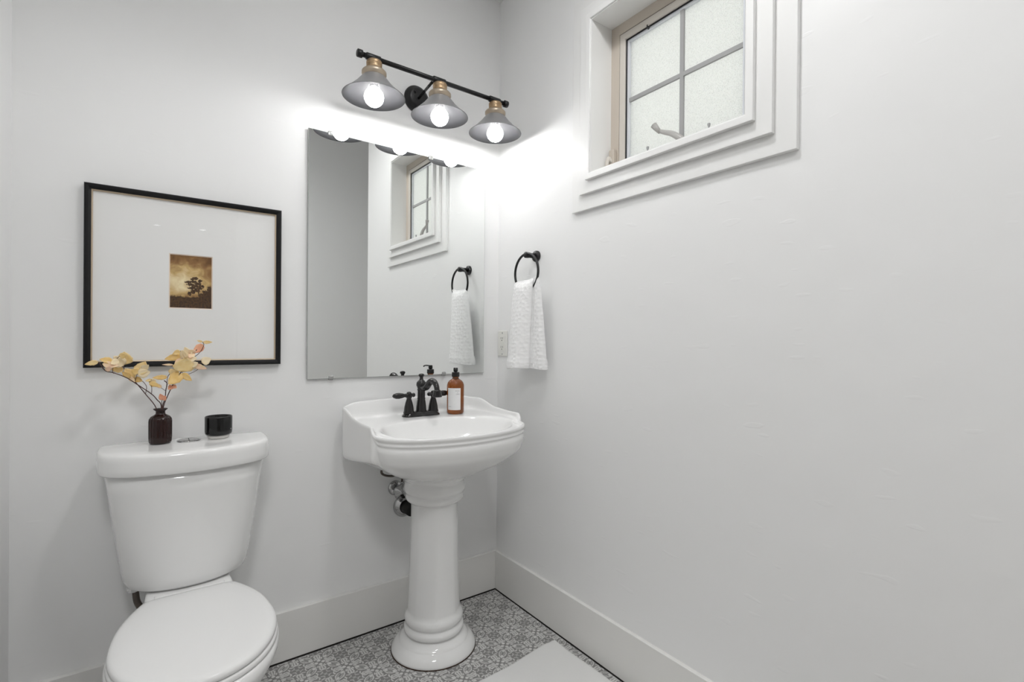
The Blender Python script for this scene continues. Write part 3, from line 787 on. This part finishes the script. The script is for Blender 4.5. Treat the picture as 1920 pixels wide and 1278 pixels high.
def towel():
    R = []
    nz_ = 34
    for k in range(nz_ + 1):
        t = k / nz_
        z = lerp(1.389, 1.031, t)
        g = min(1, t * 1.0) ** .8
        open_ = min(1, (t / .07)) ** .5
        yl = lerp(-.212, -.160, g); yr = lerp(-.362, -.394, g); yp = lerp(-.262, -.268, g)
        xp = lerp(-.080, -.112, g); xl = lerp(-.066, -.052, g); xr = lerp(-.064, -.050, g)
        xb = lerp(-.040, -.016, g)
        ring = []
        n1 = 22
        # front sheet: left edge -> peak -> right edge
        yn = lerp(-.338, -.318, g)
        ctrl = [(xl, yl), (lerp(xl, xp, .6), lerp(yl, yp, .35)), (xp, lerp(yl, yn, .55)), (xp + .004, lerp(yl, yn, .82)), (lerp(-.070, -.074, g), yn - .003), (lerp(-.058, -.052, g), yn + .002), (lerp(-.060, -.058, g), lerp(yn, yr, .38)), (lerp(-.060, -.056, g), lerp(yn, yr, .72)), (lerp(-.056, -.042, g), yr)]
        sp_ = spline([(a, b, 0) for a, b in ctrl], 6)
        for i, p in enumerate(sp_):
            w = .0022 * math.sin(i * .45 + .6 * math.sin(3 * t)) * (0.3 + .7 * t)
            ring.append((p.x - w, p.y))
        # back sheet: right edge -> left edge
        bk = [(lerp(-.048, -.030, g), yr - .002), (xb - .004, lerp(yr, yl, .22)), (xb + .006, lerp(yr, yl, .45)), (xb - .003, lerp(yr, yl, .7)), (xl + .012, yl + .001)]
        for i, p in enumerate(spline([(a, b, 0) for a, b in bk], 6)):
            ring.append((p.x, p.y))
        cx = sum(p[0] for p in ring) / len(ring)
        top = []
        for x, y in ring:
            zz = z
            if k == 0: pass
            uu = max(-1.2, min(1.2, (y + .284) / .072)); zz += (.012 * uu * uu - .005 * uu - .008) * (1 - t) ** 4
            zz -= .006 * t * math.sin((y + .2) * 14)
            top.append((lerp(cx, x, lerp(.55, 1, open_)), y, zz))
        R.append(top)
    # hem at the bottom: turn in
    last = R[-1]; cx = sum(p[0] for p in last) / len(last); cy = sum(p[1] for p in last) / len(last)
    R.append([(lerp(x, cx, .04), lerp(y, cy, .02), z - .003) for x, y, z in last])
    R.append([(lerp(x, cx, .14), lerp(y, cy, .05), z - .002) for x, y, z in last])
    R.append([(lerp(x, cx, .18), lerp(y, cy, .06), z + .02) for x, y, z in last])
    first = R[0]
    R.insert(0, [(lerp(x, sum(p[0] for p in first) / len(first), .7), lerp(y, RY, .06), z + .007) for x, y, z in first])
    return R
TR = towel()
tw = thing('hand_towel', 'white textured hand towel draped over the towel ring', 'towel', (RX, RY, 1.03))
hem_at = len(TR) - 6
link('cloth', rel(tw, loft(TR)), 'towel', tw, True, sub=1)
hemr = []
for rr, e in ((TR[-8], .0005), (TR[-7], .0022), (TR[-6], .0028), (TR[-5], .0020), (TR[-4], .0008)):
    cx = sum(p[0] for p in rr) / len(rr); cy = sum(p[1] for p in rr) / len(rr)
    hemr.append([(x + e * (1 if x > cx else -1), y + e * (1 if y > cy else -1) * .5, z) for x, y, z in rr])
link('hem_band', rel(tw, loft(hemr, False, False)), 'towel', tw, True)

# ------------------------------------------------------------------ outlet
ot = thing('wall_outlet', 'white duplex outlet on the right wall beside the hanging towel', 'outlet', (0, -.044, 1.133))
link('plate', box((-.006, -.035, -.058), (-.0002, .037, .058)), 'plate', ot, bevel=.003)
dv = link('receptacle', box((-.0085, -.017, -.034), (-.004, .017, .034)), 'plate', ot, bevel=.001)
for z in (-.020, .020):
    for y in (-.0065, .0065):
        link('slot', box((-.0088, y - .0012, z), (-.008, y + .0012, z + .008)), 'slot', dv)
    link('ground_hole', lathe([(.0026, .0082), (.0026, .0089)], 12, (0, 0, z - .006), (-1, 0, 0)), 'slot', dv)
for z in (-.0055, .0015):
    link('test_button', box((-.0095, -.008, z), (-.008, .008, z + .0045)), 'plate', dv, bevel=.0005)
for z in (-.048, .048):
    link('screw', lathe([(.0035, .0055), (.0035, .0066), (.002, .0070)], 14, (0, 0, z), (-1, 0, 0)), 'munt', ot, True)

# ------------------------------------------------------------------ toilet
TX = -1.212
tl = thing('toilet', 'white two piece toilet with closed lid against the back wall', 'toilet', (TX, -.35, 0))
def dsec(hw, yb, ys, yf, n=88, rb=.018):
    """D-shaped tank section: flat back at yb, sides to ys, bowed front to yf"""
    P = [(-hw + rb, yb), (0, yb), (hw - rb, yb), (hw, yb - rb), (hw, (yb + ys) / 2), (hw, ys + .01)]
    for k in range(1, 12):
        s = k / 12; x = hw * math.cos(PI * s)
        P.append((-x if False else hw * math.cos(PI * s), ys - (ys * 0 + (ys - yf)) * (math.sin(PI * s)) ** .72))
    P += [(-hw, ys + .01), (-hw, (yb + ys) / 2), (-hw, yb - rb)]
    return resample(chaikin(P, 3), n)
def at(sec, z): return [(TX + x, y, z) for x, y in sec]
tank = []
for z, hw, ys, yf in ((.428, .100, -.075, -.165), (.428, .120, -.080, -.190), (.431, .142, -.085, -.205), (.440, .155, -.088, -.215), (.458, .163, -.09, -.220), (.50, .169, -.094, -.226), (.62, .185, -.106, -.240), (.72, .196, -.115, -.252), (.778, .204, -.12, -.258)):
    tank.append(at(dsec(hw, -.035, ys, yf), z))
link('tank', rel(tl, loft(tank)), 'porc', tl, True)
lid = []
for z, d in ((.774, .010), (.774, .002), (.777, 0), (.790, 0), (.812, -.001), (.823, 0), (.8285, .002), (.8318, .0055), (.8337, .012), (.8345, .05)):
    lid.append(at(dsec(.2175 - d, -.030 - d * .6, -.125 + d * .3, -.271 + d), z))
link('tank_lid', rel(tl, loft(lid)), 'porc', tl, True)
fb = link('flush_button', rel(tl, lathe([(.031, .833), (.031, .8362), (.029, .8372), (.026, .8368), (.026, .8360), (.0245, .8360), (.0240, .8372), (.004, .8376)], 40, (TX, -.100, 0))), 'chrome', tl, True)
link('button_split', rel(tl, box((TX - .0008, -.1235, .8370), (TX + .0008, -.0765, .8380))), 'gap', fb)
# bowl
def egg(hw, yb, yf, n=72, bw=None):
    bw = bw if bw is not None else hw * .60
    k_ = min(.012, bw * .2)
    P = [(-bw, yb - k_ * .5), (-bw + k_ * .6, yb), (-bw * .5, yb), (0, yb), (bw * .5, yb), (bw - k_ * .6, yb), (bw, yb - k_ * .5)]
    ym = yb + (yf - yb) * .52
    P += [(lerp(bw, hw, .52), lerp(yb, ym, .30)), (lerp(bw, hw, .86), lerp(yb, ym, .60))]
    for k in range(0, 13):
        a = PI * k / 12; P.append((hw * math.cos(a), ym + (yf - ym) * math.sin(a)))
    P += [(-lerp(bw, hw, .86), lerp(yb, ym, .60)), (-lerp(bw, hw, .52), lerp(yb, ym, .30))]
    return resample(chaikin(P, 3), n)
bowl = []
for z, hw, yb, yf in ((0, .118, -.16, -.60), (.02, .120, -.16, -.605), (.08, .112, -.16, -.59), (.17, .110, -.16, -.585), (.25, .132, -.16, -.625), (.31, .158, -.165, -.668), (.355, .178, -.175, -.698), (.375, .184, -.18, -.706), (.392, .183, -.185, -.705), (.398, .176, -.19, -.698), (.398, .12, -.25, -.62)):
    bowl.append([(TX + x, y, z) for x, y in egg(hw, yb, yf)])
link('bowl', rel(tl, loft(bowl)), 'porc', tl, True)
link('deck', rel(tl, loft([[(TX + x, y, z) for x, y in resample(chaikin([(-w_, -.05), (0, -.05), (w_, -.05), (w_ + .004, -.14), (w_ + .008, yf_), (0, yf_), (-w_ - .008, yf_), (-w_ - .004, -.14)], 2), 56)] for z, w_, yf_ in ((.33, .098, -.27), (.405, .101, -.262), (.418, .101, -.252), (.4245, .098, -.236), (.4275, .093, -.215))])), 'porc', tl, True)
seat = [[(TX + x, y, z) for x, y in egg(.179 - d, -.232 - d, -.695 + d, bw=.112 - d)] for z, d in ((.398, .012), (.3985, .003), (.402, 0), (.408, .001), (.412, .004), (.4125, .02))]
link('seat', rel(tl, loft(seat)), 'plastic', tl, True)
sl = [[(TX + x, y, z) for x, y in egg(.177 - d, -.226 - d, -.692 + d, bw=.112 - d)] for z, d in ((.414, .010), (.4142, .002), (.417, 0), (.423, .0005), (.4275, .003), (.4305, .009), (.4320, .020), (.4328, .05), (.4332, .09))]
link('seat_lid', rel(tl, loft(sl)), 'plastic', tl, True)
link('hinge_cover', rel(tl, box((TX - .085, -.226, .424), (TX + .085, -.212, .4295))), 'plastic', tl, bevel=.002)
nut = link('supply_nut', rel(tl, lathe([(.016, .434), (.016, .421), (.0135, .419), (.0135, .414), (.010, .412)], 10, (-1.345, -.105, 0))), 'plastic', tl)
hp = spline([(-1.340, -.105, .414), (-1.339, -.105, .398), (-1.336, -.106, .380), (-1.325, -.108, .350), (-1.322, -.10, .30), (-1.35, -.06, .22), (-1.37, -.03, .18)], 6)
link('supply_hose', rel(tl, tube(hp, .0085, 12)), 'hose', tl, True)

# ------------------------------------------------------------------ things on the tank
TZ = .8346
vs = thing('bud_vase', 'dark amber ribbed glass vase on the toilet tank', 'vase', (-1.2835, -.103, TZ))
def rib(a, h): return .028 * math.cos(20 * a) * sstep(.003, .012, h) * sstep(.088, .072, h)
link('vase_glass', lathe([(.022, 0), (.0265, .0015), (.0282, .006), (.0285, .020), (.0285, .066), (.0275, .073), (.0235, .080), (.0165, .0845), (.0125, .0875), (.0118, .092), (.0122, .0965), (.0182, .1015), (.0178, .1030), (.0115, .0985), (.0100, .090), (.0115, .080), (.020, .070), (.024, .02), (.022, .008), (.004, .006)], 120, rib=rib), 'vase', vs, True)
cd = thing('candle_cup', 'small black cup with a pale foot on the toilet tank', 'cup', (-1.1335, -.103, TZ))
link('foot', lathe([(.024, 0), (.0275, .001), (.0300, .005), (.031, .0115)], 48), 'candle_w', cd, True)
link('cup_body', lathe([(.030, .0105), (.0345, .0120), (.0372, .0165), (.0380, .024), (.0380, .066), (.0375, .0685), (.0362, .069), (.0350, .067), (.0345, .040), (.030, .034), (.004, .033)], 56), 'candle_b', cd, True)
a_ = math.atan2(-1.916 + .103, -1.313 + 1.1335) + 1.0
V, F = arc_patch(.0383, a_, a_ + .10, .028, .031, 3)
link('maker_mark', mesh(V, F), 'print', cd)

# branch with autumn leaves
br = thing('leafy_branch', 'branch of yellow and peach autumn leaves in the amber vase', 'branch', (-1.2835, -.103, TZ + .02))
stems = [
    ([(-1.2928, -0.103, 0.8915), (-1.2939, -0.103, 0.9393), (-1.3198, -0.099, 0.9826), (-1.342, -0.095, 1.0159), (-1.3638, -0.091, 1.0453), (-1.3725, -0.089, 1.0657)], 0.0013),
    ([(-1.2829, -0.103, 0.8906), (-1.2818, -0.103, 0.9454), (-1.2918, -0.103, 0.9641), (-1.3054, -0.105, 0.9823), (-1.3363, -0.111, 1.01), (-1.363, -0.117, 1.0328), (-1.3915, -0.123, 1.0481), (-1.4079, -0.127, 1.0537), (-1.4167, -0.129, 1.0654), (-1.4241, -0.131, 1.0802)], 0.0013),
    ([(-1.3915, -0.123, 1.0464), (-1.3941, -0.123, 1.0514), (-1.3929, -0.123, 1.0678), (-1.3891, -0.123, 1.0825), (-1.3789, -0.121, 1.0955)], 0.0008),
    ([(-1.3447, -0.097, 1.0195), (-1.3419, -0.103, 1.0317), (-1.3365, -0.109, 1.0506), (-1.3324, -0.111, 1.0573)], 0.0008),
    ([(-1.3198, -0.1, 0.9827), (-1.3172, -0.097, 1.0029), (-1.3242, -0.093, 1.0167), (-1.3311, -0.093, 1.0221)], 0.0008),
    ([(-1.3054, -0.105, 0.9823), (-1.3052, -0.109, 1.0026), (-1.3111, -0.113, 1.0193), (-1.3062, -0.115, 1.026)], 0.0008),
    ([(-1.2801, -0.103, 0.8903), (-1.2789, -0.103, 0.9406), (-1.2724, -0.099, 0.9677), (-1.2704, -0.095, 0.9917), (-1.2676, -0.093, 1.0107), (-1.2748, -0.091, 1.0196)], 0.0013),
    ([(-1.2704, -0.095, 0.9899), (-1.2678, -0.099, 1.0146), (-1.2665, -0.103, 1.0306), (-1.2609, -0.106, 1.0411)], 0.0008),
    ([(-1.2704, -0.095, 0.9882), (-1.2833, -0.091, 0.999), (-1.2947, -0.087, 1.0062)], 0.0007),
    ([(-1.2801, -0.103, 0.8903), (-1.2761, -0.103, 0.9422), (-1.2669, -0.109, 0.9735), (-1.2552, -0.115, 1.0048), (-1.2425, -0.119, 1.0308), (-1.2336, -0.121, 1.0463), (-1.2281, -0.121, 1.0672), (-1.2222, -0.119, 1.0864), (-1.2027, -0.115, 1.102), (-1.1936, -0.113, 1.1126)], 0.0013),
    ([(-1.2336, -0.121, 1.0463), (-1.2236, -0.123, 1.0384), (-1.2148, -0.123, 1.0388), (-1.1984, -0.123, 1.0471), (-1.1864, -0.123, 1.0564)], 0.0008),
    ([(-1.2222, -0.119, 1.0864), (-1.2293, -0.113, 1.0845), (-1.2351, -0.108, 1.1092)], 0.0007),
    ([(-1.2012, -0.115, 1.0895), (-1.1905, -0.113, 1.0982), (-1.1813, -0.111, 1.1107), (-1.1751, -0.109, 1.1268), (-1.1781, -0.108, 1.1358)], 0.001),
    ([(-1.2778, -0.103, 0.8901), (-1.2804, -0.103, 0.9494), (-1.2797, -0.107, 0.9637), (-1.2784, -0.109, 0.9742)], 0.0008),
    ([(-1.2281, -0.121, 1.0672), (-1.2061, -0.125, 1.0687), (-1.1809, -0.129, 1.0736)], 0.0007),
]
for pl, r in stems:
    link('twig', rel(br, tube(spline(pl, 5), r, 6)), 'stem', br, True)
def leaf(p0, p1, hw, cm, seed):
    rnd = random.Random(seed)
    p0, p1 = Vector(p0), Vector(p1)
    ax = p1 - p0; L = ax.length; ax.normalize()
    view = Vector((-.02, -.99, .06)).normalized()      # leaves face the room
    sd = ax.cross(view).normalized(); nn = sd.cross(ax).normalized()
    roll = rnd.uniform(-.35, .35)
    sd, nn = sd * math.cos(roll) + nn * math.sin(roll), nn * math.cos(roll) - sd * math.sin(roll)
    V, F = [], []
    NS, NW = 8, 2
    for i in range(NS + 1):
        s = i / NS
        w = hw * 1.12 * (math.sin(PI * s ** .72)) ** .8 if 0 < s < 1 else 0.0002
        w *= 1 + .06 * math.sin(i * 2.7 + seed)
        for j in range(-NW, NW + 1):
            t = j / NW
            p = p0 + ax * (L * s) + sd * (w * t) + nn * (.22 * w * abs(t) - .12 * L * math.sin(PI * s) * .5 + .05 * hw * math.sin(5 * s + 3 * t + seed))
            V.append(p)
    m_ = 2 * NW + 1
    for i in range(NS):
        for j in range(m_ - 1): F.append((i * m_ + j, i * m_ + j + 1, (i + 1) * m_ + j + 1, (i + 1) * m_ + j))
    me = mesh(V, F)
    o = link('leaf', rel(br, me), 'leaf%d' % cm, br, True)
    so = o.modifiers.new('thick', 'SOLIDIFY'); so.thickness = .0004
# base, tip, half width, colour
leaves = [
    ((-1.4246, -0.131, 1.0802), (-1.4536, -0.137, 1.0741), 0.00644, 0),
    ((-1.393, -0.123, 1.0816), (-1.4229, -0.131, 1.0873), 0.00807, 1),
    ((-1.4167, -0.129, 1.0745), (-1.3796, -0.133, 1.068), 0.00855, 3),
    ((-1.3697, -0.093, 1.0685), (-1.3695, -0.107, 1.1073), 0.01809, 0),
    ((-1.371, -0.103, 1.0663), (-1.3919, -0.121, 1.0956), 0.01448, 2),
    ((-1.3713, -0.091, 1.055), (-1.3997, -0.103, 1.0578), 0.00844, 0),
    ((-1.3386, -0.109, 1.0415), (-1.3197, -0.115, 1.0786), 0.01533, 0),
    ((-1.3386, -0.111, 1.0416), (-1.3085, -0.119, 1.0486), 0.01281, 2),
    ((-1.3447, -0.099, 1.0309), (-1.3687, -0.107, 1.0591), 0.01258, 0),
    ((-1.3461, -0.097, 1.0298), (-1.3269, -0.099, 1.02), 0.0075, 1),
    ((-1.3581, -0.103, 1.034), (-1.3445, -0.107, 1.0186), 0.0056, 3),
    ((-1.3365, -0.111, 1.0473), (-1.3524, -0.123, 1.0568), 0.01019, 1),
    ((-1.2671, -0.103, 1.0306), (-1.304, -0.109, 1.03), 0.00661, 1),
    ((-1.3117, -0.113, 1.0176), (-1.2838, -0.119, 1.0037), 0.00623, 1),
    ((-1.3112, -0.113, 1.0227), (-1.2936, -0.109, 1.0193), 0.00637, 2),
    ((-1.3062, -0.115, 1.025), (-1.3199, -0.123, 1.0227), 0.00409, 0),
    ((-1.2336, -0.121, 1.0421), (-1.2657, -0.131, 1.0107), 0.01505, 1),
    ((-1.2425, -0.119, 1.0308), (-1.2615, -0.125, 1.0561), 0.01113, 0),
    ((-1.2302, -0.123, 1.0456), (-1.2232, -0.137, 1.0895), 0.02534, 0),
    ((-1.2315, -0.109, 1.0943), (-1.2751, -0.115, 1.0847), 0.00972, 1),
    ((-1.2351, -0.108, 1.1074), (-1.2557, -0.115, 1.099), 0.00784, 0),
    ((-1.2123, -0.117, 1.0872), (-1.2251, -0.125, 1.1207), 0.01111, 2),
    ((-1.2237, -0.119, 1.0811), (-1.1948, -0.133, 1.0875), 0.01128, 2),
    ((-1.1982, -0.115, 1.1002), (-1.2152, -0.123, 1.1111), 0.00867, 3),
    ((-1.1757, -0.109, 1.1276), (-1.2035, -0.117, 1.102), 0.01106, 4),
    ((-1.1781, -0.108, 1.1348), (-1.1524, -0.115, 1.1356), 0.0047, 0),
    ((-1.1781, -0.108, 1.1358), (-1.1939, -0.115, 1.1405), 0.00312, 0),
    ((-1.1824, -0.129, 1.073), (-1.1579, -0.135, 1.0856), 0.01133, 2),
    ((-1.2061, -0.125, 1.0669), (-1.168, -0.133, 1.0535), 0.00774, 3),
    ((-1.2091, -0.125, 1.0635), (-1.1918, -0.135, 1.0741), 0.00843, 2),
    ((-1.2527, -0.115, 1.0675), (-1.2806, -0.109, 1.0682), 0.00291, 3),
    ((-1.2318, -0.115, 1.0864), (-1.2505, -0.121, 1.0657), 0.00742, 3),
    ((-1.233, -0.121, 1.0411), (-1.207, -0.129, 1.0191), 0.00908, 1),
    ((-1.2546, -0.115, 1.0055), (-1.2662, -0.121, 0.9947), 0.00678, 4),
    ((-1.2546, -0.115, 1.0055), (-1.2445, -0.123, 0.998), 0.00565, 4),
    ((-1.4079, -0.127, 1.0537), (-1.3981, -0.137, 1.0686), 0.00597, 3),
    ((-1.3789, -0.121, 1.0945), (-1.3642, -0.133, 1.099), 0.00759, 0),
    ((-1.3815, -0.121, 1.084), (-1.3982, -0.137, 1.0735), 0.0083, 2),
    ((-1.3553, -0.107, 1.0325), (-1.3734, -0.123, 1.0508), 0.00705, 1),
    ((-1.3283, -0.113, 1.0556), (-1.312, -0.125, 1.0693), 0.00847, 2),
    ((-1.2609, -0.106, 1.04), (-1.2482, -0.115, 1.0534), 0.00872, 1),
    ((-1.2805, -0.093, 0.999), (-1.2977, -0.099, 1.0118), 0.00488, 3),
    ((-1.2222, -0.119, 1.0864), (-1.2337, -0.129, 1.1114), 0.00961, 2),
    ((-1.2057, -0.115, 1.102), (-1.2124, -0.129, 1.0877), 0.00907, 3),
    ((-1.2975, -0.089, 1.0048), (-1.3116, -0.097, 1.0112), 0.00467, 0),
    ((-1.2788, -0.107, 0.963), (-1.2853, -0.115, 0.9828), 0.00651, 4),
    ((-1.2788, -0.107, 0.963), (-1.2709, -0.117, 0.9759), 0.00667, 4),
    ((-1.1879, -0.123, 1.0557), (-1.1765, -0.133, 1.063), 0.0064, 2),
]
for i, (a, b, w_, cm) in enumerate(leaves): leaf(a, b, w_, cm, i)

# ------------------------------------------------------------------ bath mat
A_, B_, C_, D_ = (-.053, -.476), (-.66, -.526), (-.63, -1.30), (-.048, -1.30)
def matsec(e, z):
    P = []
    for p, q in ((A_, B_), (B_, C_), (C_, D_), (D_, A_)):
        for k in range(12): P.append((lerp(p[0], q[0], k / 12), lerp(p[1], q[1], k / 12)))
    cx = sum(p[0] for p in P) / len(P); cy = sum(p[1] for p in P) / len(P)
    R_ = []
    for i, (x, y) in enumerate(P):
        d = Vector((cx - x, cy - y)).normalized() * e
        bow = .004 * math.sin(i * .9) if e < .02 else 0
        R_.append((x + d.x + bow * .3, y + d.y + bow, z + .0015 * math.sin(i * 1.3)))
    return R_
mt_ = link('bath_mat', loft([matsec(.004, .0018), matsec(0, .004), matsec(.002, .007), matsec(.010, .0085), matsec(.03, .009), matsec(.2, .009)]), 'rug', None, True)
tag(mt_, 'thin white cotton bath mat on the patterned floor', 'mat')
